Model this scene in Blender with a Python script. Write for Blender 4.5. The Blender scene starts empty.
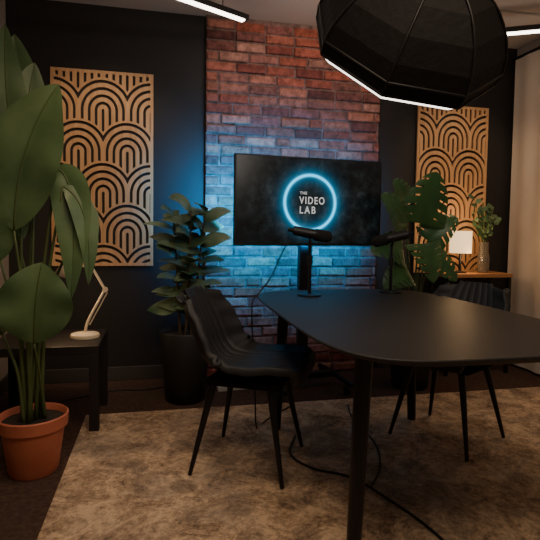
import bpy, bmesh, math, random
from mathutils import Vector, Matrix, Quaternion
random.seed(7)
scene = bpy.context.scene

# ------------------------------------------------------------------ helpers
def new_mat(name, col=(0.5,0.5,0.5), rough=0.5, metal=0.0, spec=0.5, emis=None, estr=0.0, noise=None, bump=None):
    m = bpy.data.materials.new(name); m.use_nodes = True
    nt = m.node_tree; b = nt.nodes["Principled BSDF"]
    b.inputs["Base Color"].default_value = (*col,1)
    b.inputs["Roughness"].default_value = rough
    b.inputs["Metallic"].default_value = metal
    b.inputs["Specular IOR Level"].default_value = spec
    if emis:
        b.inputs["Emission Color"].default_value = (*emis,1)
        b.inputs["Emission Strength"].default_value = estr
    tc = nt.nodes.new("ShaderNodeTexCoord")
    if noise:
        scale, col2, detail = noise
        n = nt.nodes.new("ShaderNodeTexNoise"); n.inputs["Scale"].default_value = scale
        n.inputs["Detail"].default_value = detail
        nt.links.new(tc.outputs["Object"], n.inputs["Vector"])
        r = nt.nodes.new("ShaderNodeValToRGB")
        r.color_ramp.elements[0].position = 0.35; r.color_ramp.elements[1].position = 0.65
        r.color_ramp.elements[0].color = (*col,1); r.color_ramp.elements[1].color = (*col2,1)
        nt.links.new(n.outputs["Fac"], r.inputs["Fac"]); nt.links.new(r.outputs["Color"], b.inputs["Base Color"])
    if bump:
        scale, strength, dist = bump
        n2 = nt.nodes.new("ShaderNodeTexNoise"); n2.inputs["Scale"].default_value = scale
        n2.inputs["Detail"].default_value = 4
        nt.links.new(tc.outputs["Object"], n2.inputs["Vector"])
        bp = nt.nodes.new("ShaderNodeBump"); bp.inputs["Strength"].default_value = strength
        bp.inputs["Distance"].default_value = dist
        nt.links.new(n2.outputs["Fac"], bp.inputs["Height"]); nt.links.new(bp.outputs["Normal"], b.inputs["Normal"])
    return m

def group(name, loc=(0,0,0), rz=0.0):
    e = bpy.data.objects.new(name, None); e.empty_display_size = 0.1
    e.location = loc; e.rotation_euler = (0,0,rz)
    scene.collection.objects.link(e); return e

def obj(name, verts, faces, mat, parent=None, smooth=False, mods=None, loc=(0,0,0), rot=(0,0,0)):
    me = bpy.data.meshes.new(name); me.from_pydata([tuple(v) for v in verts], [], faces); me.update()
    o = bpy.data.objects.new(name, me); scene.collection.objects.link(o)
    if mat: me.materials.append(mat)
    if smooth:
        for p in me.polygons: p.use_smooth = True
    if parent: o.parent = parent
    o.location = loc; o.rotation_euler = rot
    return o

def bevel(o, w=0.005, seg=2):
    m = o.modifiers.new("bevel","BEVEL"); m.width = w; m.segments = seg; m.limit_method='ANGLE'
    return o

def box(name, lo, hi, mat, parent=None, bev=0.0, loc=(0,0,0), rot=(0,0,0)):
    x0,y0,z0 = lo; x1,y1,z1 = hi
    v = [(x0,y0,z0),(x1,y0,z0),(x1,y1,z0),(x0,y1,z0),(x0,y0,z1),(x1,y0,z1),(x1,y1,z1),(x0,y1,z1)]
    f = [(0,3,2,1),(4,5,6,7),(0,1,5,4),(1,2,6,5),(2,3,7,6),(3,0,4,7)]
    o = obj(name, v, f, mat, parent, loc=loc, rot=rot)
    if bev: bevel(o, bev)
    return o

def lathe_data(profile, center=(0,0,0), n=32):
    cx,cy,cz = center; v=[]; f=[]
    for r,z in profile:
        for k in range(n):
            a = 2*math.pi*k/n
            v.append((cx+r*math.cos(a), cy+r*math.sin(a), cz+z))
    for i in range(len(profile)-1):
        for k in range(n):
            a=i*n+k; b=i*n+(k+1)%n
            f.append((a,b,b+n,a+n))
    return v,f

def lathe(name, profile, mat, parent=None, center=(0,0,0), n=32, smooth=True, rot=(0,0,0), loc=(0,0,0)):
    v,f = lathe_data(profile, center, n)
    o = obj(name, v, f, mat, parent, smooth, loc=loc, rot=rot)
    if smooth:
        m=o.modifiers.new("es","EDGE_SPLIT"); m.split_angle=math.radians(40)
    return o

def catmull(pts, sub=6):
    pts=[Vector(p) for p in pts]
    if len(pts)<3: return pts
    out=[]
    P=[pts[0]*2-pts[1]]+pts+[pts[-1]*2-pts[-2]]
    for i in range(1,len(P)-2):
        for s in range(sub):
            t=s/sub
            a,b,c,d=P[i-1],P[i],P[i+1],P[i+2]
            out.append(0.5*((2*b)+(c-a)*t+(2*a-5*b+4*c-d)*t*t+(3*b-a-3*c+d)*t**3))
    out.append(pts[-1]); return out

def tube_data(pts, r0, r1=None, n=10, smooth_path=True, sub=6):
    if r1 is None: r1=r0
    P = catmull(pts, sub) if (smooth_path and len(pts)>2) else [Vector(p) for p in pts]
    v=[]; f=[]; N=len(P)
    up=None
    for i,p in enumerate(P):
        t=(P[min(i+1,N-1)]-P[max(i-1,0)]).normalized()
        if up is None:
            h=Vector((0,0,1)) if abs(t.z)<0.9 else Vector((1,0,0))
            up=(h-t*h.dot(t)).normalized()
        else:
            up=(up-t*up.dot(t)).normalized()
        s=t.cross(up); r=r0+(r1-r0)*i/(N-1)
        for k in range(n):
            a=2*math.pi*k/n
            v.append(p+up*(r*math.cos(a))+s*(r*math.sin(a)))
    for i in range(N-1):
        for k in range(n):
            a=i*n+k;b=i*n+(k+1)%n
            f.append((a,b,b+n,a+n))
    f.append(tuple(range(n-1,-1,-1))); f.append(tuple((N-1)*n+k for k in range(n)))
    return v,f

def tube(name, pts, r0, r1=None, mat=None, parent=None, n=12, sub=6, smooth_path=True):
    v,f=tube_data(pts,r0,r1,n,smooth_path,sub)
    o=obj(name,v,f,mat,parent,True)
    m=o.modifiers.new("es","EDGE_SPLIT"); m.split_angle=math.radians(50)
    return o

def merge(parts):
    V=[];F=[]
    for v,f in parts:
        o=len(V); V+= [tuple(x) for x in v]; F+=[tuple(i+o for i in q) for q in f]
    return V,F

# ------------------------------------------------------------------ materials
M_black_wall = new_mat("black_wall_paint",(0.014,0.012,0.012),0.75, bump=(60,0.1,0.002))
M_grey_wall = new_mat("beige_wall_paint",(0.32,0.27,0.23),0.85, bump=(80,0.1,0.002))
M_ceiling = new_mat("ceiling_tile",(0.66,0.60,0.56),0.9, bump=(120,0.3,0.003))
M_floor = new_mat("dark_carpet",(0.060,0.036,0.028),0.95,spec=0.1,noise=(40,(0.10,0.062,0.048),6),bump=(300,0.6,0.004))
M_base = new_mat("baseboard_vinyl",(0.05,0.046,0.045),0.6)
M_tabletop = new_mat("black_table_laminate",(0.022,0.020,0.020),0.48,spec=.38,bump=(250,0.05,0.0006))
M_black_metal = new_mat("black_metal",(0.012,0.012,0.013),0.38,metal=0.3)
M_matte = new_mat("matte_black_frame",(0.010,0.010,0.010),0.95,spec=0.05)
M_black_plastic = new_mat("black_plastic",(0.010,0.010,0.011),0.45)
M_leather = new_mat("black_leather",(0.017,0.017,0.019),0.55,spec=.42,bump=(180,0.15,0.001))
M_terracotta = new_mat("terracotta",(0.46,0.13,0.075),0.6,noise=(7,(0.54,0.165,0.095),3))
M_soil = new_mat("soil",(0.02,0.013,0.01),1.0,bump=(60,1,0.01))
M_black_wood = new_mat("black_brown_wood",(0.014,0.012,0.012),0.5)
M_cream = new_mat("cream_enamel",(0.75,0.64,0.48),0.4)
M_stem = new_mat("green_stem",(0.07,0.10,0.03),0.5)
M_brownstem = new_mat("woody_stem",(0.08,0.05,0.03),0.8)
M_darkpot = new_mat("charcoal_planter",(0.012,0.012,0.013),0.55)
M_fabric = new_mat("black_softbox_fabric",(0.009,0.0085,0.009),0.7,spec=.3,bump=(30,0.35,0.01))
M_white_plastic = new_mat("white_plastic",(0.6,0.6,0.6),0.4)
M_console = new_mat("oak_console",(0.42,0.2,0.08),0.5,noise=(12,(0.33,0.15,0.06),5))
M_foam = new_mat("mic_foam",(0.012,0.012,0.012),0.95,bump=(400,0.8,0.002))
M_rubber = new_mat("cable_rubber",(0.008,0.008,0.008),0.6)
M_tube = new_mat("tube_light_diffuser",(1,1,1),0.4,emis=(1.0,0.86,0.72),estr=9)
M_diff = new_mat("softbox_diffuser",(0.9,0.9,0.9),0.8,emis=(1.0,0.91,0.80),estr=4)
M_shade = new_mat("lamp_shade",(0.85,0.7,0.48),0.8,emis=(1.0,0.64,0.30),estr=1.7)
M_led = new_mat("blue_led_strip",(0.2,0.6,1),0.4,emis=(0.05,0.45,1.0),estr=8)
M_curtain = new_mat("beige_curtain",(0.66,0.57,0.48),0.9,spec=0.1,bump=(200,0.3,0.002))

def leaf_mat(name, c1, c2, rough=0.42):
    return new_mat(name,c1,rough,noise=(6,c2,4))
M_banana=leaf_mat("banana_leaf",(0.060,0.120,0.048),(0.11,0.185,0.075),0.45)
M_rubberleaf=leaf_mat("rubber_leaf",(0.025,0.075,0.036),(0.16,0.22,0.13),0.38)
M_monstera=leaf_mat("monstera_leaf",(0.028,0.10,0.035),(0.055,0.155,0.05),0.35)
M_sprig=leaf_mat("eucalyptus_leaf",(0.06,0.12,0.05),(0.11,0.18,0.08),0.5)

def wood_mat():
    m=new_mat("light_birch_ply",(0.60,0.34,0.15),0.55)
    nt=m.node_tree;b=nt.nodes["Principled BSDF"]
    tc=nt.nodes.new("ShaderNodeTexCoord");mp=nt.nodes.new("ShaderNodeMapping")
    mp.inputs["Scale"].default_value=(30,30,2.5)
    n=nt.nodes.new("ShaderNodeTexNoise");n.inputs["Scale"].default_value=2;n.inputs["Detail"].default_value=6
    r=nt.nodes.new("ShaderNodeValToRGB")
    r.color_ramp.elements[0].position=.3;r.color_ramp.elements[1].position=.7
    r.color_ramp.elements[0].color=(0.49,0.26,0.12,1);r.color_ramp.elements[1].color=(0.62,0.37,0.185,1)
    nt.links.new(tc.outputs["Object"],mp.inputs["Vector"]);nt.links.new(mp.outputs[0],n.inputs["Vector"])
    nt.links.new(n.outputs["Fac"],r.inputs["Fac"]);nt.links.new(r.outputs["Color"],b.inputs["Base Color"])
    return m
M_wood=wood_mat()

def rug_mat():
    m=new_mat("distressed_rug",(0.3,0.22,0.16),0.98,spec=0.05)
    nt=m.node_tree;b=nt.nodes["Principled BSDF"]
    tc=nt.nodes.new("ShaderNodeTexCoord")
    def noise(s,d,rough=0.6,dist=0.0,off=0):
        mp=nt.nodes.new("ShaderNodeMapping");mp.inputs["Location"].default_value=(off,off*.7,0)
        nt.links.new(tc.outputs["Object"],mp.inputs["Vector"])
        n=nt.nodes.new("ShaderNodeTexNoise");n.inputs["Scale"].default_value=s;n.inputs["Detail"].default_value=d
        n.inputs["Roughness"].default_value=rough;n.inputs["Distortion"].default_value=dist
        nt.links.new(mp.outputs[0],n.inputs["Vector"]);return n
    n1=noise(5.0,12,0.85,0.8); n2=noise(45,6,0.8)
    add=nt.nodes.new("ShaderNodeMath");add.operation='MULTIPLY_ADD';add.inputs[1].default_value=0.5
    nt.links.new(n2.outputs["Fac"],add.inputs[0]);nt.links.new(n1.outputs["Fac"],add.inputs[2])
    r=nt.nodes.new("ShaderNodeValToRGB");e=r.color_ramp.elements
    e[0].position=.62;e[0].color=(0.17,0.115,0.085,1);e[1].position=.84;e[1].color=(0.76,0.57,0.39,1)
    x=e.new(.73);x.color=(0.46,0.325,0.22,1)
    nt.links.new(add.outputs[0],r.inputs["Fac"])
    n4=noise(1.9,10,0.75,0.6,5.0)
    r2=nt.nodes.new("ShaderNodeValToRGB");r2.color_ramp.elements[0].position=.49;r2.color_ramp.elements[1].position=.64
    r2.color_ramp.elements[0].color=(0,0,0,1);r2.color_ramp.elements[1].color=(.6,.6,.6,1)
    nt.links.new(n4.outputs["Fac"],r2.inputs["Fac"])
    sp=nt.nodes.new("ShaderNodeSeparateXYZ");nt.links.new(tc.outputs["Object"],sp.inputs[0])
    def M(op,a,bb=None):
        q=nt.nodes.new("ShaderNodeMath");q.operation=op
        for i,xx in enumerate((a,bb)):
            if xx is None: continue
            if isinstance(xx,(int,float)): q.inputs[i].default_value=xx
            else: nt.links.new(xx,q.inputs[i])
        return q.outputs[0]
    s1=M('SINE',M('MULTIPLY',M('ADD',sp.outputs[0],sp.outputs[1]),15.0))
    s2=M('SINE',M('MULTIPLY',M('SUBTRACT',sp.outputs[0],sp.outputs[1]),15.0))
    lat=M('GREATER_THAN',M('MULTIPLY',s1,s2),.40)
    n5=noise(7,8,.8,.5,9.0)
    latw=M('MAXIMUM',M('MULTIPLY',lat,M('MULTIPLY',M('SUBTRACT',n5.outputs["Fac"],.38),2.2)),0.0)
    mx=nt.nodes.new("ShaderNodeMix");mx.data_type='RGBA'
    nt.links.new(r2.outputs["Color"],mx.inputs[0]);nt.links.new(r.outputs["Color"],mx.inputs[6]);mx.inputs[7].default_value=(0.24,0.205,0.18,1)
    mx2=nt.nodes.new("ShaderNodeMix");mx2.data_type='RGBA'
    nt.links.new(latw,mx2.inputs[0]);nt.links.new(mx.outputs[2],mx2.inputs[6]);mx2.inputs[7].default_value=(0.15,0.115,0.095,1)
    nt.links.new(mx2.outputs[2],b.inputs["Base Color"])
    n3=noise(350,3)
    bp=nt.nodes.new("ShaderNodeBump");bp.inputs["Strength"].default_value=.6;bp.inputs["Distance"].default_value=.004
    nt.links.new(n3.outputs["Fac"],bp.inputs["Height"]);nt.links.new(bp.outputs[0],b.inputs["Normal"])
    return m
M_rug=rug_mat()

def brick_mat():
    m=new_mat("old_red_brick",(0.3,0.1,0.06),0.85,spec=0.2)
    nt=m.node_tree;b=nt.nodes["Principled BSDF"]
    at=nt.nodes.new("ShaderNodeAttribute");at.attribute_name="Col"
    tc=nt.nodes.new("ShaderNodeTexCoord")
    n=nt.nodes.new("ShaderNodeTexNoise");n.inputs["Scale"].default_value=22;n.inputs["Detail"].default_value=8;n.inputs["Roughness"].default_value=.7
    nt.links.new(tc.outputs["Object"],n.inputs["Vector"])
    r=nt.nodes.new("ShaderNodeValToRGB");e=r.color_ramp.elements
    e[0].position=.30;e[0].color=(0.35,0.35,0.35,1);e[1].position=.72;e[1].color=(1.5,1.4,1.4,1)
    nt.links.new(n.outputs["Fac"],r.inputs["Fac"])
    mx=nt.nodes.new("ShaderNodeMix");mx.data_type='RGBA';mx.blend_type='MULTIPLY';mx.inputs[0].default_value=1
    nt.links.new(at.outputs["Color"],mx.inputs[6]);nt.links.new(r.outputs["Color"],mx.inputs[7])
    nt.links.new(mx.outputs[2],b.inputs["Base Color"])
    bp=nt.nodes.new("ShaderNodeBump");bp.inputs["Strength"].default_value=.9;bp.inputs["Distance"].default_value=.010
    nt.links.new(n.outputs["Fac"],bp.inputs["Height"]);nt.links.new(bp.outputs[0],b.inputs["Normal"])
    return m
M_brick=brick_mat()

# ------------------------------------------------------------------ room shell
UL,UR,VB,VF,ZC=-1.01,2.90,3.71,-1.0,2.63
box("floor",(UL-.1,VF,-.1),(UR+.1,VB+.1,0),M_floor)
box("ceiling",(UL-.1,VF,ZC),(UR+.1,VB+.1,ZC+.1),M_ceiling)
box("wall_back",(UL-.1,VB,0),(UR+.1,VB+.1,ZC),M_black_wall)
box("wall_left",(UL-.1,VF,0),(UL,VB,ZC),M_grey_wall)
box("wall_right",(UR,VF,0),(UR+.1,VB,ZC),M_grey_wall)
bevel(box("baseboard_back",(UL,VB-.015,0),(.31,VB,.1),M_base),.004)
bevel(box("baseboard_back_right",(1.71,VB-.015,0),(UR,VB,.1),M_base),.004)
box("baseboard_left",(UL,VF,0),(UL+.015,VB-.016,.1),M_base)
for i,v in enumerate([3.1,2.5]):
    box("trim_%d"%(i+1),(UL,v-.012,ZC-.006),(UR,v+.012,ZC),new_mat("ceiling_grid",(0.4,0.38,0.36),.6))

def brick_wall():
    U0,U1=.32,1.66; front=VB-.05
    ch=.0745; bw=.222; j=.013
    bm=bmesh.new(); cl=bm.loops.layers.float_color.new("Col")
    rows=int(ZC/ch)+1
    pal=[(0.30,0.095,0.065),(0.36,0.13,0.09),(0.22,0.07,0.055),(0.38,0.165,0.12),(0.28,0.125,0.10),(0.17,0.07,0.06),(0.38,0.20,0.155),(0.32,0.10,0.065),(0.37,0.15,0.10),(0.21,0.09,0.08)]
    def addbox(x0,x1,z0,z1,y,col,ch=.007):
        c=[(x0,VB-.02,z0),(x1,VB-.02,z0),(x1,VB-.02,z1),(x0,VB-.02,z1)]
        m=[(x0,y+ch,z0),(x1,y+ch,z0),(x1,y+ch,z1),(x0,y+ch,z1)]
        f=[(x0+ch,y,z0+ch),(x1-ch,y,z0+ch),(x1-ch,y,z1-ch),(x0+ch,y,z1-ch)]
        j3=lambda p:(p[0]+random.uniform(-.004,.004),p[1]+random.uniform(-.002,.002),p[2]+random.uniform(-.004,.004))
        V=[bm.verts.new(p) for p in c+m+[j3(q) for q in f]]
        fs=[bm.faces.new([V[8],V[9],V[10],V[11]])]
        for a in (0,4):
            for k in range(4):
                k2=(k+1)%4
                fs.append(bm.faces.new([V[a+k],V[a+k2],V[a+4+k2],V[a+4+k]]))
        for ff in fs:
            for l in ff.loops: l[cl]=(*col,1)
    for r in range(rows):
        z0=r*ch+j/2; z1=min((r+1)*ch-j/2,ZC-.001)
        if z1-z0<.02: continue
        x=U0-(bw*.5 if r%2 else 0)-random.uniform(0,.03)
        while x<U1-.01:
            w=bw*random.choice([1,1,1,1,.95,.5 if random.random()<.25 else 1])
            a=max(x+j/2,U0); b=min(x+w-j/2,U1)
            if b-a>.02:
                c=random.choice(pal);k=random.uniform(.68,1.18)
                addbox(a,b,z0+random.uniform(-.003,.003),z1+random.uniform(-.003,0),front+random.uniform(-.009,.009),tuple(q*k for q in c))
            x+=w
    mz=[(U0,front+.016,0),(U1,front+.016,0),(U1,front+.016,ZC),(U0,front+.016,ZC),(U0,VB,0),(U1,VB,0),(U1,VB,ZC),(U0,VB,ZC)]
    V=[bm.verts.new(p) for p in mz]
    for q in [(0,1,2,3),(1,5,6,2),(4,0,3,7)]:
        ff=bm.faces.new([V[i] for i in q])
        for l in ff.loops: l[cl]=(0.19,0.13,0.115,1)
    bm.normal_update()
    me=bpy.data.meshes.new("wall_brick_accent");bm.to_mesh(me);bm.free()
    o=bpy.data.objects.new("wall_brick_accent",me);scene.collection.objects.link(o);me.materials.append(M_brick)
brick_wall()

def curtain():
    v=[];f=[];n=260
    for i in range(n+1):
        y=3.66-2.6*i/n
        d=.007*math.sin(y*30)+.004*math.sin(y*13+1)
        v.append((UR-.05+d,y,.02));v.append((UR-.05+d*.8,y,2.52))
    for i in range(n):
        f.append((2*i,2*i+2,2*i+3,2*i+1))
    g=group("curtain")
    obj("curtain_fabric",v,f,M_curtain,g,True)
    tube("curtain_rod",[(UR-.05,3.69,2.53),(UR-.05,1.0,2.53)],.012,None,M_black_metal,g)
curtain()

RUGZ=.008
rug=box("area_rug",(-.42,.2,0.0005),(2.70,3.02,RUGZ),M_rug,bev=.003)

# ------------------------------------------------------------------ art deco panels
PW,PH=.68,1.35
def panel_mesh():
    # tall arched fans with straight legs; each lower row overlaps the row above
    W=.325;R=.205;H=.285;pitch=R/4.5;fr=.020
    def val(x,y):
        e=min(x,PW-x,y,PH-y)
        fs=(fr-e)/pitch
        pv=-1
        for j in range(-3,9):
            cy=-.06+j*H; off=(j%2)*W/2
            dx=x-PW/2-off
            dx-=round(dx/W)*W
            dy=y-cy
            d=math.hypot(dx,dy*.92) if dy>0 else abs(dx)
            if d<R:
                q=(d/pitch)%1.0
                pv=.29-abs(q-.5)
                break
        return max(fs,pv)
    h=.0045
    nx=int(PW/h);ny=int(PH/h)
    G=[[val(i*PW/nx,j*PH/ny) for j in range(ny+1)] for i in range(nx+1)]
    V=[];idx={};F=[]
    hx=PW/nx;hy=PH/ny
    def vid(p):
        k=(round(p[0]*1e5),round(p[1]*1e5))
        if k not in idx: idx[k]=len(V);V.append((p[0]-PW/2,0,p[1]))
        return idx[k]
    for i in range(nx):
        for j in range(ny):
            c=[(i,j),(i+1,j),(i+1,j+1),(i,j+1)]
            vals=[G[a][b] for a,b in c]
            if max(vals)<=0: continue
            poly=[]
            for k in range(4):
                a=c[k];b=c[(k+1)%4];va=vals[k];vb=vals[(k+1)%4]
                if va>0: poly.append((a[0]*hx,a[1]*hy))
                if (va>0)!=(vb>0):
                    t=va/(va-vb); t=min(max(t,.02),.98)
                    poly.append(((a[0]+(b[0]-a[0])*t)*hx,(a[1]+(b[1]-a[1])*t)*hy))
            ids=[]
            for p in poly:
                q=vid(p)
                if q not in ids: ids.append(q)
            if len(ids)>=3: F.append(tuple(ids))
    return V,F
pv,pf=panel_mesh()
def art_panel(u,z,s=1.0):
    g=group("carved_wall_art",(u,VB,z))
    g.scale=(s,1,1)
    o=obj("fretwork",pv,pf,M_wood,g,loc=(0,-.022,0))
    s=o.modifiers.new("solid","SOLIDIFY");s.thickness=.014;s.offset=0
    box("backing_board",(-PW/2+.01,-.014,.01),(PW/2-.01,0,PH-.01),M_black_wall,g)
art_panel(-.39,.83)
art_panel(2.315,.77,.93)

# ------------------------------------------------------------------ television on stand
def television():
    g=group("television",(.977,3.185,1.288),math.radians(6.4))
    W,H=1.05,.58
    box("housing",(-W/2,0,-H/2),(W/2,.035,H/2),M_black_plastic,g,bev=.004)
    box("rear_housing",(-.36,.034,-.22),(.36,.075,.16),M_black_plastic,g,bev=.012)
    m=bpy.data.materials.new("screen_image");m.use_nodes=True;nt=m.node_tree
    b=nt.nodes["Principled BSDF"];b.inputs["Base Color"].default_value=(.005,.005,.006,1);b.inputs["Roughness"].default_value=.25
    tc=nt.nodes.new("ShaderNodeTexCoord")
    sx=nt.nodes.new("ShaderNodeSeparateXYZ");nt.links.new(tc.outputs["Object"],sx.inputs[0])
    def M(op,a,bb=None,c=None):
        n=nt.nodes.new("ShaderNodeMath");n.operation=op
        for i,x in enumerate((a,bb,c)):
            if x is None: continue
            if isinstance(x,(int,float)): n.inputs[i].default_value=x
            else: nt.links.new(x,n.inputs[i])
        return n.outputs[0]
    X=M('SUBTRACT',sx.outputs[0],-.010);Z=M('SUBTRACT',sx.outputs[2],-.006)
    r=M('SQRT',M('ADD',M('MULTIPLY',X,X),M('MULTIPLY',Z,Z)))
    d=M('ABSOLUTE',M('SUBTRACT',r,.180))
    core=M('EXPONENT',M('MULTIPLY',M('POWER',M('DIVIDE',d,.0085),2.0),-1.0))
    glow=M('EXPONENT',M('DIVIDE',d,-.026))
    n=nt.nodes.new("ShaderNodeTexNoise");n.inputs["Scale"].default_value=9;n.inputs["Detail"].default_value=10;n.inputs["Roughness"].default_value=.75
    nt.links.new(tc.outputs["Object"],n.inputs["Vector"])
    vig=M('EXPONENT',M('MULTIPLY',M('POWER',M('DIVIDE',r,.40),2.0),-1.0))
    grn=M('MULTIPLY',M('POWER',n.outputs["Fac"],5.0),M('MULTIPLY_ADD',vig,1.0,.12))
    def colscale(col,fac):
        c=nt.nodes.new("ShaderNodeVectorMath");c.operation='SCALE';c.inputs[0].default_value=col
        nt.links.new(fac,c.inputs[3]);return c.outputs[0]
    def vadd(a,bb):
        c=nt.nodes.new("ShaderNodeVectorMath");c.operation='ADD';nt.links.new(a,c.inputs[0]);nt.links.new(bb,c.inputs[1]);return c.outputs[0]
    tot=vadd(vadd(colscale((.10,1.3,2.1),core),colscale((.0,.26,.50),glow)),colscale((.30,.42,.44),grn))
    nt.links.new(tot,b.inputs["Emission Color"]);b.inputs["Emission Strength"].default_value=1.0
    w,h=W/2-.010,H/2-.010
    obj("screen",[(-w,-.001,-h+.006),(w,-.001,-h+.006),(w,-.001,h),(-w,-.001,h)],[(0,1,2,3)],m,g)
    mt=new_mat("logo_white",(0.8,.8,.8),.5,emis=(.85,.9,.9),estr=.50)
    def text(name,body,x,z,size,sx=1.0,off=.001,sp=1.15):
        c=bpy.data.curves.new(name,'FONT');c.body=body;c.size=size;c.offset=off;c.extrude=.0003;c.align_x='LEFT'
        c.space_character=sp
        o=bpy.data.objects.new(name,c);scene.collection.objects.link(o);o.parent=g
        o.location=(x,-.0035,z);o.rotation_euler=(math.pi/2,0,0);o.scale=(sx,1,1);c.materials.append(mt)
    text("logo_text_the","THE",-.086,.047,.026,1.0,.0003)
    text("logo_text_video","VIDEO",-.088,-.014,.066,.80,.0010,1.25)
    text("logo_text_lab","LAB",-.088,-.077,.066,.85,.0010,1.35)
    box("led_strip_bottom",(-.48,.036,-.272),(.48,.040,-.262),M_led,g)
    box("led_strip_top",(-.48,.036,.262),(.48,.040,.272),M_led,g)
    box("led_strip_side_l",(-.505,.036,-.25),(-.495,.040,.25),M_led,g)
    box("led_strip_side_r",(.495,.036,-.25),(.505,.040,.25),M_led,g)
    box("mount_plate",(-.2,.076,-.2),(.2,.095,.14),M_black_metal,g,bev=.003)
    zf=-1.288
    box("column",(-.035,.096,zf+.09),(.035,.15,.05),M_black_metal,g,bev=.006)
    box("base_crossbar",(-.27,.095,zf+.07),(.27,.155,zf+.11),M_black_metal,g,bev=.006)
    for s in (-1,1):
        tube("base_leg_%s"%("l" if s<0 else "r"),[(s*.24,-.20,zf+.085),(s*.24,.10,zf+.09),(s*.24,.34,zf+.085)],.02,None,M_black_metal,g)
        for yy in (-.10,.32):
            gname="caster_%s_%s"%("l" if s<0 else "r","f" if yy<0 else "b")
            v1,f1=lathe_data([(.0,-.012),(.027,-.012),(.03,-.008),(.03,.008),(.027,.012),(.0,.012)],(0,0,0),20)
            v1=[(p[2]+s*.24,p[0]+yy,p[1]+zf+.031) for p in v1]
            v2,f2=tube_data([(s*.24,yy,zf+.035),(s*.24,yy,zf+.075)],.012)
            V,F=merge([(v1,f1),(v2,f2)])
            obj(gname,V,F,M_black_plastic,g,False)
    def area(name,loc,sx,sy,e,rot,spread=150):
        l=bpy.data.lights.new(name,'AREA');l.shape='RECTANGLE';l.size=sx;l.size_y=sy;l.energy=e;l.color=(0.0,.34,.85)
        l.spread=math.radians(spread)
        o=bpy.data.objects.new(name,l);scene.collection.objects.link(o);o.parent=g;o.location=loc;o.rotation_euler=rot
    area("led_glow_bottom",(0,.06,-.265),.90,.02,19,(math.radians(86),0,0),125)
    area("led_glow_top",(0,.06,.265),.90,.02,6,(math.radians(98),0,0),120)
    area("led_glow_l",(-.49,.06,0),.02,.5,15,(math.radians(90),0,0),110)
    area("led_glow_r",(.49,.06,0),.02,.5,3,(math.radians(90),0,0),110)
television()

# ------------------------------------------------------------------ meeting table
def table():
    g=group("meeting_table",(1.03,2.06,RUGZ))
    a,b=.535,.82; n=96; pts=[]
    for k in range(n):
        t=2*math.pi*k/n; c,s=math.cos(t),math.sin(t); p=2/4.8
        pts.append((a*math.copysign(abs(c)**p,c),b*math.copysign(abs(s)**p,s)))
    rings=[(0.93,.704),(0.985,.720),(1.0,.726),(1.0,.731),(.995,.7335)]
    v=[];f=[]
    for sc,z in rings:
        for x,y in pts:
            q=1-sc
            v.append((x-math.copysign(min(abs(x),q*a),x),y-math.copysign(min(abs(y),q*a),y),z))
    for i in range(len(rings)-1):
        for k in range(n):
            p=i*n+k;q=i*n+(k+1)%n
            f.append((p,q,q+n,p+n))
    f.append(tuple(range(n-1,-1,-1)));f.append(tuple((len(rings)-1)*n+k for k in range(n)))
    obj("tabletop",v,f,M_tabletop,g)
    box("apron",(-.36,-.55,.664),(.36,.55,.703),M_black_metal,g,bev=.004)
    k=0
    for sx in (-1,1):
        for sy in (-1,1):
            k+=1
            tube("leg_%d"%k,[(sx*.375,sy*.545,.704),(sx*.405,sy*.56,.012)],.030,.024,M_black_metal,g,n=20)
            lathe("foot_pad_%d"%k,[(0,0),(.023,0),(.023,.012),(0,.012)],M_rubber,g,center=(sx*.405,sy*.56,.0005),n=16)
table()

# ------------------------------------------------------------------ shell chairs
def chair_mesh():
    prof=[(.245,.425),(.245,.455),(.20,.468),(.10,.462),(0,.452),(-.09,.448),(-.155,.465),(-.205,.52),(-.235,.59),(-.266,.66),(-.292,.72),(-.314,.775),(-.324,.802)]
    hw=[.195,.218,.236,.246,.250,.252,.254,.257,.255,.248,.232,.205,.170]
    P=catmull([Vector((0,a,b)) for a,b in prof],5)
    Wd=catmull([Vector((w,0,0)) for w in hw],5)
    n=len(P);m=56
    rows=[]
    for i in range(n):
        t=i/(n-1); w=Wd[i].x
        back=min(max((t-.42)/.15,0),1); back=back*back*(3-2*back)
        seat=1-back
        row=[]
        for j in range(m+1):
            s=-1+2*j/m
            curl=abs(s)**2.4
            y=P[i].y+back*curl*.10*(1-.45*max(0,(t-.75)/.25))
            z=P[i].z+seat*curl*.022*min(1,t/.12)
            mid=math.exp(-((t-.47)/.09)**2)
            y+=mid*curl*.03; z+=mid*curl*.06
            if t>.9: z-=curl*.03*(t-.9)/.1
            row.append(Vector((s*w*(1-.03*curl),y,z)))
        rows.append(row)
    verts=[];faces=[]
    for i in range(n):
        for j in range(m+1):
            a=rows[max(i-1,0)][j];b=rows[min(i+1,n-1)][j];c=rows[i][max(j-1,0)];d=rows[i][min(j+1,m)]
            nr=(d-c).cross(b-a).normalized()
            s=-1+2*j/m;t=i/(n-1)
            ch=0
            if abs(s)<.62:
                ch=.009*abs(math.sin(math.pi*(s/.62)*3.5+math.pi/2))
                if abs(s)>.60: ch=.001
            else: ch=.006*abs(math.sin(math.pi*t*9))
            verts.append(rows[i][j]+nr*ch)
    for i in range(n-1):
        for j in range(m):
            q=i*(m+1)+j
            faces.append((q,q+1,q+m+2,q+m+1))
    return verts,faces
cv,cf=chair_mesh()
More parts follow.
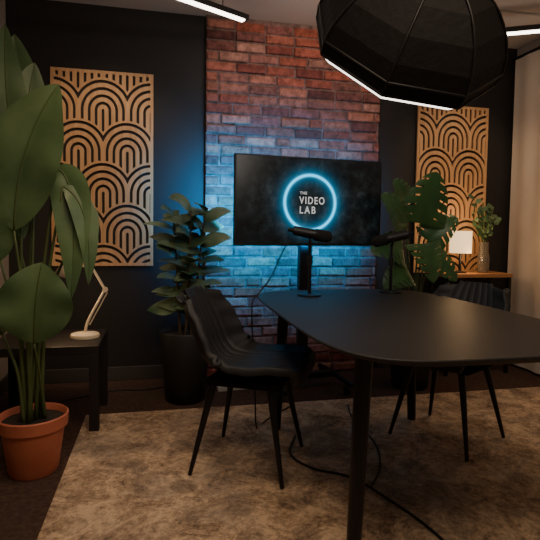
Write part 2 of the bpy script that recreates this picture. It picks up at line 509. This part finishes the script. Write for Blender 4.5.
def chair(u,v,facing):
    rz=math.atan2(facing[1],facing[0])-math.pi/2
    g=group("dining_chair",(u,v,RUGZ),rz)
    o=obj("seat_shell",cv,cf,M_leather,g,True)
    s=o.modifiers.new("solid","SOLIDIFY");s.thickness=.034;s.offset=-1
    ss=o.modifiers.new("sub","SUBSURF");ss.levels=1;ss.render_levels=1
    box("under_pad",(-.20,-.15,.405),(.20,.19,.436),M_matte,g,bev=.012)
    k=0
    for sx in (-1,1):
        box("frame_rail_%d"%(1 if sx<0 else 2),(sx*.14-.012,-.15,.392),(sx*.14+.012,.15,.406),M_matte,g)
        for sy in (-1,1):
            k+=1
            tube("leg_%d"%k,[(sx*.135,sy*.13,.41),(sx*.215,sy*.21,.004)],.018,.009,M_black_metal,g,n=14)
chair(.415,2.28,(.89,-.455))
chair(1.50,2.36,(-.86,-.51))

# ------------------------------------------------------------------ microphones
def mic(u,v,h,tilt,yaw):
    g=group("table_microphone",(u,v,.7420),yaw)
    lathe("base",[(0,0),(.066,0),(.068,.004),(.066,.010),(.02,.014),(0,.014)],M_black_metal,g)
    tube("pole",[(0,0,.012),(0,0,h)],.010,.009,M_black_metal,g)
    tube("clutch",[(0,0,h*.55),(0,0,h*.55+.05)],.015,None,M_black_plastic,g)
    tube("yoke",[(0,0,h-.01),(0,.03,h+.005),(0,.036,h+.035)],.006,None,M_black_metal,g)
    c,s=math.cos(tilt),math.sin(tilt)
    def P(d): return (d*c,0,h+.035+d*s)
    def seg(nm,d0,d1,r0,r1,mt): tube(nm,[P(d0),P(d1)],r0,r1,mt,g,n=20)
    seg("body",-.095,.02,.026,.028,M_black_plastic)
    seg("collar",.02,.03,.031,.031,M_black_metal)
    seg("windscreen",.03,.10,.033,.033,M_foam)
    seg("windscreen_tip",.10,.118,.033,.018,M_foam)
    seg("connector",-.125,-.095,.010,.014,M_black_metal)
mic(.800,2.62,.305,math.radians(-10),math.radians(-12))
mic(1.325,2.71,.285,math.radians(-14),math.radians(168))
tube("microphone_cable",[(.70,2.645,1.045),(.655,2.64,.99),(.58,2.60,.85),(.500,2.565,.757),(.468,2.55,.70),(.48,2.56,.45),(.50,2.6,.2),(.52,2.64,.013),(.60,2.75,.013),(.8,2.95,.013)],.004,None,M_rubber)
tube("floor_cable",[(.70,2.50,.0135),(.62,2.30,.0135),(.68,2.14,.0135),(.82,2.03,.0135),(.90,1.85,.0135),(.97,1.6,.0135),(.98,1.35,.0135),(.95,1.1,.0135)],.0055,None,M_rubber)
tube("power_cable",[(.88,1.93,.013),(1.0,2.1,.013),(1.08,2.35,.013),(1.10,2.7,.013),(1.15,2.9,.013)],.0045,None,M_rubber)

# ------------------------------------------------------------------ softbox
def softbox():
    c=Vector((.838,1.66,1.737))
    g=group("octagonal_softbox",c)
    nopen=Vector((-.02,.75,-.66)).normalized()
    q=(-nopen).to_track_quat('Z','X')
    g.rotation_mode='QUATERNION';g.rotation_quaternion=q@Quaternion((0,0,1),math.radians(14))
    q=g.rotation_quaternion.copy()
    N=8
    prof=[(.320,0.0),(.323,.03),(.323,.045),(.308,.10),(.267,.17),(.20,.235),(.11,.28),(.055,.30)]
    v=[];f=[];sub=6;n=N*sub
    def octo(k):
        seg=(k%sub)/sub
        return math.cos(math.pi/N)/math.cos((seg-.5)*2*math.pi/N)*1.04
    for r,z in prof:
        for k in range(n):
            a=2*math.pi*k/n
            v.append((r*octo(k)*math.cos(a),r*octo(k)*math.sin(a),z))
    for i in range(len(prof)-1):
        for k in range(n):
            p=i*n+k;qq=i*n+(k+1)%n;f.append((p,qq,qq+n,p+n))
    o=obj("fabric_shell",v,f,M_fabric,g)
    s=o.modifiers.new("solid","SOLIDIFY");s.thickness=.004;s.offset=-1
    for k in range(N):
        a=2*math.pi*k/N
        pts=[((r*1.04+.001)*math.cos(a),(r*1.04+.001)*math.sin(a),z) for r,z in prof]
        tube("rib_%d"%(k+1),pts,.004,None,M_black_plastic,g,n=8,sub=3)
    for zi,(r,z) in enumerate([prof[0],prof[2]]):
        pts=[((r*1.04+.001)*math.cos(2*math.pi*k/N),(r*1.04+.001)*math.sin(2*math.pi*k/N),z) for k in range(N+1)]
        tube("seam_band_%d"%(zi+1),pts,.005,None,M_black_plastic,g,n=8,smooth_path=False)
    dp=[(.308,.01),(.306,-.014),(.286,-.032),(.18,-.047),(0,-.052)]
    dv=[];df=[]
    for r,z in dp:
        for k in range(n):
            a=2*math.pi*k/n
            dv.append((r*octo(k)*math.cos(a),r*octo(k)*math.sin(a),z))
    for i in range(len(dp)-1):
        for k in range(n):
            p=i*n+k;qq=i*n+(k+1)%n;df.append((p,p+n,qq+n,qq))
    obj("diffuser",dv,df,M_diff,g,True)
    lathe("speedring",[(.0,.285),(.06,.285),(.065,.32),(.05,.36),(.05,.44),(0,.44)],M_black_plastic,g,n=24)
    top=q.to_matrix().transposed()@(Vector((.9,1.25,ZC))-c)
    tube("ceiling_pole",[(0,0,.40),tuple(top)],.014,None,M_black_metal,g)
softbox()

# ------------------------------------------------------------------ ceiling linear lights
def linear(a,b):
    a=Vector(a);b=Vector(b);d=b-a;L=d.length
    g=group("linear_ceiling_light",((a+b)/2).to_tuple(),math.atan2(d.y,d.x))
    box("housing",(-L/2,-.022,.0),(L/2,.022,.035),M_black_plastic,g,bev=.003)
    box("diffuser",(-L/2+.03,-.018,-.012),(L/2-.03,.018,.0),M_tube,g,bev=.003)
    for s in (-1,1):
        tube("hanger_%s"%("a" if s<0 else "b"),[(s*L*.35,0,.03),(s*L*.35,0,ZC-a.z)],.003,None,M_black_metal,g)
linear((-.60,2.75,2.48),(.56,3.35,2.48))
linear((2.20,3.18,2.48),(2.78,2.86,2.48))

# ------------------------------------------------------------------ left side table + lamp
def side_table():
    g=group("side_table",(-.60,3.0,0.0))
    box("top",(-.28,-.235,.425),(.28,.235,.47),M_black_wood,g,bev=.003)
    k=0
    for sx in (-1,1):
        for sy in (-1,1):
            k+=1;x=sx*.255;y=sy*.21
            box("leg_%d"%k,(x-.025,y-.025,0.0),(x+.025,y+.025,.426),M_black_wood,g,bev=.002)
side_table()
def desk_lamp():
    g=group("desk_lamp",(-.42,3.00,.471))
    lathe("base",[(0,0),(.080,0),(.082,.008),(.077,.020),(.03,.028),(0,.028)],M_cream,g)
    tube("lower_arm",[(0,0,.025),(.02,0,.10),(.105,.01,.265)],.008,.007,M_cream,g,sub=4)
    tube("lower_arm_rod",[(.025,.0,.07),(.122,.01,.255)],.0035,None,M_cream,g)
    lathe("elbow",[(0,-.012),(.015,-.012),(.015,.012),(0,.012)],M_cream,g,rot=(math.pi/2,0,0),loc=(.11,.01,.27))
    tube("upper_arm",[(.11,.01,.27),(.045,0,.39)],.007,None,M_cream,g,sub=4)
    tube("neck",[(.045,0,.39),(.0,0,.405),(-.07,-.01,.42)],.006,None,M_cream,g,sub=4)
    v,f=lathe_data([(0,.05),(.02,.05),(.028,.03),(.055,-.04),(.05,-.04),(.02,.02)],(0,0,0),24)
    obj("lamp_head",v,f,M_cream,g,True,loc=(-.10,-.01,.39),rot=(0,.3,0))
    lathe("bulb",[(0,-.028),(.018,-.02),(.022,0),(.015,.02),(0,.024)],new_mat("bulb",(1,1,1),.4,emis=(1,.7,.4),estr=10),g,loc=(-.108,-.01,.375),n=16)
    l=bpy.data.lights.new("desk_lamp_light",'POINT');l.energy=2.5;l.color=(1,.65,.35);l.shadow_soft_size=.03
    lo=bpy.data.objects.new("desk_lamp_light",l);scene.collection.objects.link(lo);lo.parent=g;lo.location=(-.115,-.01,.33)
desk_lamp()

# ------------------------------------------------------------------ foliage
def leaf_data(p0,p1,p2,hw,normal,prof="ellipse",n=16,m=6,fold=.25,droop=.25,split=False,wave=0.0,ph=0.0):
    p0,p1,p2=Vector(p0),Vector(p1),Vector(p2);N0=Vector(normal).normalized()
    v=[];f=[]
    for i in range(n+1):
        t=i/n
        c=(1-t)**2*p0+2*t*(1-t)*p1+t*t*p2
        T=(2*(1-t)*(p1-p0)+2*t*(p2-p1)).normalized()
        S=T.cross(N0)
        if S.length<1e-3: S=Vector((1,0,0))
        S.normalize();Nn=S.cross(T).normalized()
        if Nn.dot(N0)<0: Nn=-Nn
        if prof=="ellipse": w=hw*math.sin(math.pi*(t**.85))**.75
        elif prof=="pointed": w=hw*(math.sin(math.pi*t**.8)**.9)*(1-.15*t)
        else: w=hw*min(1,(t*9)**.6)*math.sqrt(max(0,1-t**2.2))*(1.08-.25*t)
        for j in range(-m,m+1):
            s=j/m
            off=fold*abs(s)*w-droop*s*s*w+wave*w*math.sin(t*14+ph+s)*abs(s)
            back=T*(-.25*w*abs(s)) if prof=="heart" else Vector((0,0,0))
            v.append(c+S*(w*s)+Nn*off+back)
    k=2*m+1
    for i in range(n):
        for j in range(2*m):
            s=abs((j+.5-m)/m); t=(i+.5)/n
            if split and s>.42 and .15<t<.93 and (t*6.0)%1.0>.80: continue
            q=i*k+j
            f.append((q,q+1,q+k+1,q+k))
    return v,f

def banana():
    cx,cy=-.60,2.46
    g=group("potted_banana_plant",(.045,-.08,0))
    lathe("pot",[(0,.001),(.100,.001),(.105,.01),(.130,.195),(.132,.205),(.145,.208),(.148,.258),(.142,.263),(.136,.255),(.130,.22),(.0,.22)],M_terracotta,g,center=(cx,cy,0),n=48)
    lathe("soil",[(0,.236),(.133,.232)],M_soil,g,center=(cx,cy,0))
    L=[];S=[]
    data=[
     ((-.645,2.48,1.25),(-.72,2.50,1.62),(-.685,2.42,1.95),.085,(.25,-1,.1)),
     ((-.66,2.42,1.08),(-.64,2.38,1.45),(-.47,2.40,1.71),.158,(-.05,-1,.25)),
     ((-.60,2.52,1.25),(-.66,2.54,1.60),(-.60,2.56,1.84),.10,(.3,-1,.0)),
     ((-.47,2.47,1.28),(-.34,2.46,1.22),(-.36,2.44,.84),.055,(.5,-1,.2)),
     ((-.50,2.50,1.36),(-.40,2.48,1.34),(-.43,2.42,.78),.085,(.0,-1,.1)),
     ((-.57,2.36,.60),(-.56,2.31,.80),(-.53,2.33,.95),.150,(.1,-1,.15)),
     ((-.72,2.44,.95),(-.76,2.42,1.10),(-.75,2.36,1.30),.09,(.2,-1,.1)),
     ((-.66,2.50,1.02),(-.78,2.55,1.35),(-.86,2.5,1.55),.12,(.3,-1,.2)),
     ((-.72,2.46,.62),(-.80,2.42,.80),(-.82,2.36,.88),.09,(.2,-1,.5)),
     ((-.62,2.56,1.35),(-.68,2.62,1.70),(-.70,2.62,1.98),.10,(.1,-1,.1)),
     ((-.42,2.55,1.10),(-.38,2.56,1.25),(-.33,2.52,1.05),.045,(.3,-1,.1)),
    ]
    for i,(a,b,c,w,nn) in enumerate(data):
        L.append(leaf_data(a,b,c,w,nn,"ellipse",n=28,m=7,fold=.22,droop=.1,wave=.05,ph=i))
        r=.05*math.sqrt(random.random());an=random.uniform(0,6.28)
        bx,by=cx+r*math.cos(an),cy+r*math.sin(an)
        av=Vector(a)
        mid=(Vector((bx,by,.23))*.45+av*.55)+Vector(((bx-av.x)*.25,0,0))
        S.append(tube_data([(bx,by,.23),tuple(mid),a],.010,.005,n=8))
        A,B,C=Vector(a),Vector(b),Vector(c)
        rib=[(1-t)**2*A+2*t*(1-t)*B+t*t*C+Vector(nn).normalized()*.001 for t in [k/8 for k in range(9)]]
        S.append(tube_data(rib,.004,.0015,n=6,sub=2))
    V,F=merge(L);o=obj("leaves",V,F,M_banana,g,True)
    V,F=merge(S);obj("stems",V,F,M_stem,g,True)
banana()

def rubber_plant():
    cx,cy=.16,3.22
    g=group("potted_rubber_plant",(0,0,0))
    lathe("planter",[(0,.001),(.12,.001),(.125,.01),(.165,.44),(.16,.45),(.15,.42),(0,.41)],M_darkpot,g,center=(cx,cy,0),n=40)
    L=[];S=[]
    stems=[((0,0),(.03,-.04)),((-.03,.02),(-.08,.02)),((.03,.0),(.12,.0))]
    rnd=random.Random(11)
    for (b,t) in stems:
        zt=rnd.uniform(1.16,1.28)
        S.append(tube_data([(cx+b[0],cy+b[1],.38),(cx+(b[0]+t[0])*.5,cy+(b[1]+t[1])*.5,.8),(cx+t[0],cy+t[1],zt)],.010,.004,n=8))
        nl=21
        for i in range(nl):
            k=i/(nl-1);z=.56+(zt-.56)*k
            px=cx+b[0]+(t[0]-b[0])*k;py=cy+b[1]+(t[1]-b[1])*k
            a=i*2.4+rnd.uniform(-.5,.5)
            l=rnd.uniform(.17,.25)*(1-.15*k);up=.15+.75*k+rnd.uniform(-.2,.25)
            d=Vector((math.cos(a),math.sin(a)*.8,0))
            p0=Vector((px,py,z));p1=p0+d*l*.5+Vector((0,0,l*.45*up));p2=p0+d*l*1.0+Vector((0,0,l*(.05+.5*(up-.4))))
            nrm=Vector((rnd.uniform(-.3,.3),0,1))+Vector((0,-rnd.uniform(.3,1.4),0))
            L.append(leaf_data(p0,p1,p2,l*.28,nrm,"pointed",n=10,m=3,fold=.2,droop=.15))
    V,F=merge(L);obj("leaves",V,F,M_rubberleaf,g,True)
    V,F=merge(S);obj("stems",V,F,M_brownstem,g,True)
    lathe("soil",[(0,.42),(.152,.418)],M_soil,g,center=(cx,cy,0))
rubber_plant()

def monstera():
    cx,cy=1.74,3.22
    g=group("potted_monstera",(0,0,0))
    lathe("planter",[(0,.001),(.12,.001),(.125,.01),(.155,.36),(.15,.37),(.14,.34),(0,.33)],M_darkpot,g,center=(cx,cy,0),n=40)
    lathe("soil",[(0,.345),(.142,.343)],M_soil,g,center=(cx,cy,0))
    L=[];S=[]
    data=[(.02,1.16,.08,.35,.18,-.05),(-.10,1.14,-.22,.20,.14,-.08),(.12,1.04,.20,.16,.12,0.02),(-.13,.98,-.26,-.02,.13,-.10),
          (.0,1.02,.05,-.26,.15,-.14),(.10,.92,.18,-.16,.12,-.05),(-.10,.84,-.20,-.12,.12,-.12),(-.04,1.28,-.14,.17,.11,.04)]
    rnd=random.Random(5)
    for i,(dx,z,tx,tz,hw,dy) in enumerate(data):
        by=cy+dy
        a=Vector((cx+dx,by,z));c=a+Vector((tx,-.06,tz));b=(a+c)/2+Vector((0,-.04,.05))
        nn=Vector((rnd.uniform(-.2,.2),-1,rnd.uniform(.3,.6)))
        L.append(leaf_data(a,b,c,hw,nn,"heart",n=60,m=9,fold=.15,droop=.2,split=True))
        S.append(tube_data([(cx+dx*.15,cy,.34),(cx+dx*.6,(cy+by)/2,(z+.34)*.55),tuple(a)],.008,.005,n=8))
    V,F=merge(L);obj("leaves",V,F,M_monstera,g,True)
    V,F=merge(S);obj("stems",V,F,M_stem,g,True)
monstera()

# ------------------------------------------------------------------ console with lamp and vase
def console():
    g=group("console_table",(2.40,3.52,0))
    box("top",(-.28,-.14,.755),(.28,.14,.785),M_console,g,bev=.003)
    box("lower_shelf",(-.26,-.12,.22),(.26,.12,.24),M_console,g,bev=.002)
    k=0
    for sx in (-1,1):
        for sy in (-1,1):
            k+=1;x=sx*.262;y=sy*.12
            box("leg_%d"%k,(x-.012,y-.012,0),(x+.012,y+.012,.756),M_black_metal,g)
console()
def table_lamp():
    g=group("table_lamp",(2.275,3.47,.786))
    lathe("base",[(0,0),(.05,0),(.052,.008),(.012,.016),(.01,.17),(0,.17)],M_black_metal,g)
    lathe("shade",[(.082,.155),(.082,.325),(.079,.325),(.079,.155),(.082,.155)],M_shade,g,n=40)
    l=bpy.data.lights.new("table_lamp_light",'POINT');l.energy=2.6;l.color=(1,.62,.3);l.shadow_soft_size=.05
    lo=bpy.data.objects.new("table_lamp_light",l);scene.collection.objects.link(lo);lo.parent=g;lo.location=(0,-.0,.38)
    l=bpy.data.lights.new("table_lamp_down",'POINT');l.energy=1.0;l.color=(1,.62,.3);l.shadow_soft_size=.03
    lo=bpy.data.objects.new("table_lamp_down",l);scene.collection.objects.link(lo);lo.parent=g;lo.location=(0.03,-.09,.12)
table_lamp()
def vase():
    g=group("glass_vase_with_greenery",(2.50,3.50,.786))
    mg=new_mat("smoked_glass",(.5,.45,.38),.1);mg.node_tree.nodes["Principled BSDF"].inputs["Transmission Weight"].default_value=.8
    lathe("vase",[(0,.002),(.042,.002),(.045,.01),(.045,.12),(.036,.17),(.036,.22),(.040,.24),(.036,.24),(.032,.21),(.032,.17),(.041,.12),(.041,.012),(0,.012)],mg,g,n=32)
    L=[];S=[];rnd=random.Random(3)
    for s in range(8):
        a=s*.8;tip=Vector((.11*math.cos(a)*rnd.uniform(.5,1),.09*math.sin(a),rnd.uniform(.42,.58)))
        S.append(tube_data([(0,0,.02),(tip.x*.15,tip.y*.15,.24),tuple(tip)],.003,.002,n=6))
        for k in range(9):
            t=.45+.55*k/8
            p=Vector((tip.x*t*t,tip.y*t*t,.1+(tip.z-.1)*t))
            b=rnd.uniform(0,6.28);d=Vector((math.cos(b),math.sin(b)*.7,.5))*rnd.uniform(.045,.065)
            L.append(leaf_data(p,p+d*.5+Vector((0,0,.01)),p+d,.021,(0,-1,.6),"ellipse",n=6,m=2))
    V,F=merge(L);obj("leaves",V,F,M_sprig,g,True)
    V,F=merge(S);obj("stems",V,F,M_stem,g,True)
vase()

g=group("power_strip",(.50,3.35,0.001),.1)
box("body",(-.12,-.025,0),(.12,.025,.035),M_white_plastic,g,bev=.005)
for i in range(4):
    box("socket_%d"%(i+1),(-.1+i*.05,-.015,.035),(-.07+i*.05,.015,.037),M_black_plastic,g)
tube("lamp_cord",[(-.6,3.3,.006),(-.3,3.45,.006),(-.1,3.44,.006),(.15,3.5,.006),(.37,3.36,.012)],.004,None,M_rubber)

# ------------------------------------------------------------------ lights
def spot(name,loc,target,e,size,col,blend=.7,soft=.05):
    l=bpy.data.lights.new(name,'SPOT');l.energy=e;l.spot_size=math.radians(size);l.spot_blend=blend;l.color=col;l.shadow_soft_size=soft
    o=bpy.data.objects.new(name,l);scene.collection.objects.link(o);o.location=loc
    o.rotation_euler=(Vector(target)-Vector(loc)).to_track_quat('-Z','Y').to_euler()
def area(name,loc,target,e,sx,sy,col):
    l=bpy.data.lights.new(name,'AREA');l.shape='RECTANGLE';l.size=sx;l.size_y=sy;l.energy=e;l.color=col
    o=bpy.data.objects.new(name,l);scene.collection.objects.link(o);o.location=loc
    o.rotation_euler=(Vector(target)-Vector(loc)).to_track_quat('-Z','Y').to_euler()
warm=(1,.72,.46)
spot("spot_panel_a",(-.25,2.5,2.5),(-.39,3.7,1.40),30,64,warm)
spot("spot_panel_b",(2.3,2.6,2.5),(2.39,3.7,1.35),24,64,warm)
spot("spot_brick",(1.0,2.55,2.5),(1.0,3.7,2.0),22,85,(1,.76,.62))
area("overhead_fill_light",(.6,.4,2.55),(.6,.9,0),23,1.6,.8,(1,.76,.54))  # added out-of-frame fill for rug and plants, no ceiling fixture behind it
spot("spot_rug",(-.1,1.9,2.55),(.05,2.2,0),36,80,(1,.72,.48),1.0,.15)
spot("spot_rug_b",(2.3,2.6,2.5),(2.2,2.6,0),20,60,warm,1.0,.1)
spot("spot_plant",(.3,1.2,2.4),(-.55,2.4,1.3),11,50,warm,1.0,.1)  # added spot without a fixture, brightens the banana leaves
spot("spot_rubber_plant",(.4,2.4,2.4),(.15,3.22,.95),10,36,(1,.85,.7),1.0,.1)  # extra spot put in to lift the rubber plant, no fixture modelled
area("ceiling_wash",(1.0,2.4,2.2),(1.0,2.9,2.63),3,1.2,.2,(1,.8,.65))

w=bpy.data.worlds.new("world");scene.world=w;w.use_nodes=True
bg=w.node_tree.nodes["Background"];bg.inputs[0].default_value=(.95,.72,.55,1);bg.inputs[1].default_value=.12

# ------------------------------------------------------------------ camera
cam=bpy.data.cameras.new("camera");co=bpy.data.objects.new("camera",cam);scene.collection.objects.link(co)
cam.lens=33.33;cam.sensor_width=36;cam.clip_start=.02
yaw=math.radians(-12.4);pitch=math.radians(3.0);roll=math.radians(.8)
Mx=Matrix.Rotation(yaw,4,'Z')@Matrix.Rotation(math.pi/2-pitch,4,'X')@Matrix.Rotation(roll,4,'Z')
Mx.translation=Vector((0,0,1.10))
co.matrix_world=Mx
cam.shift_y=-.026
scene.camera=co
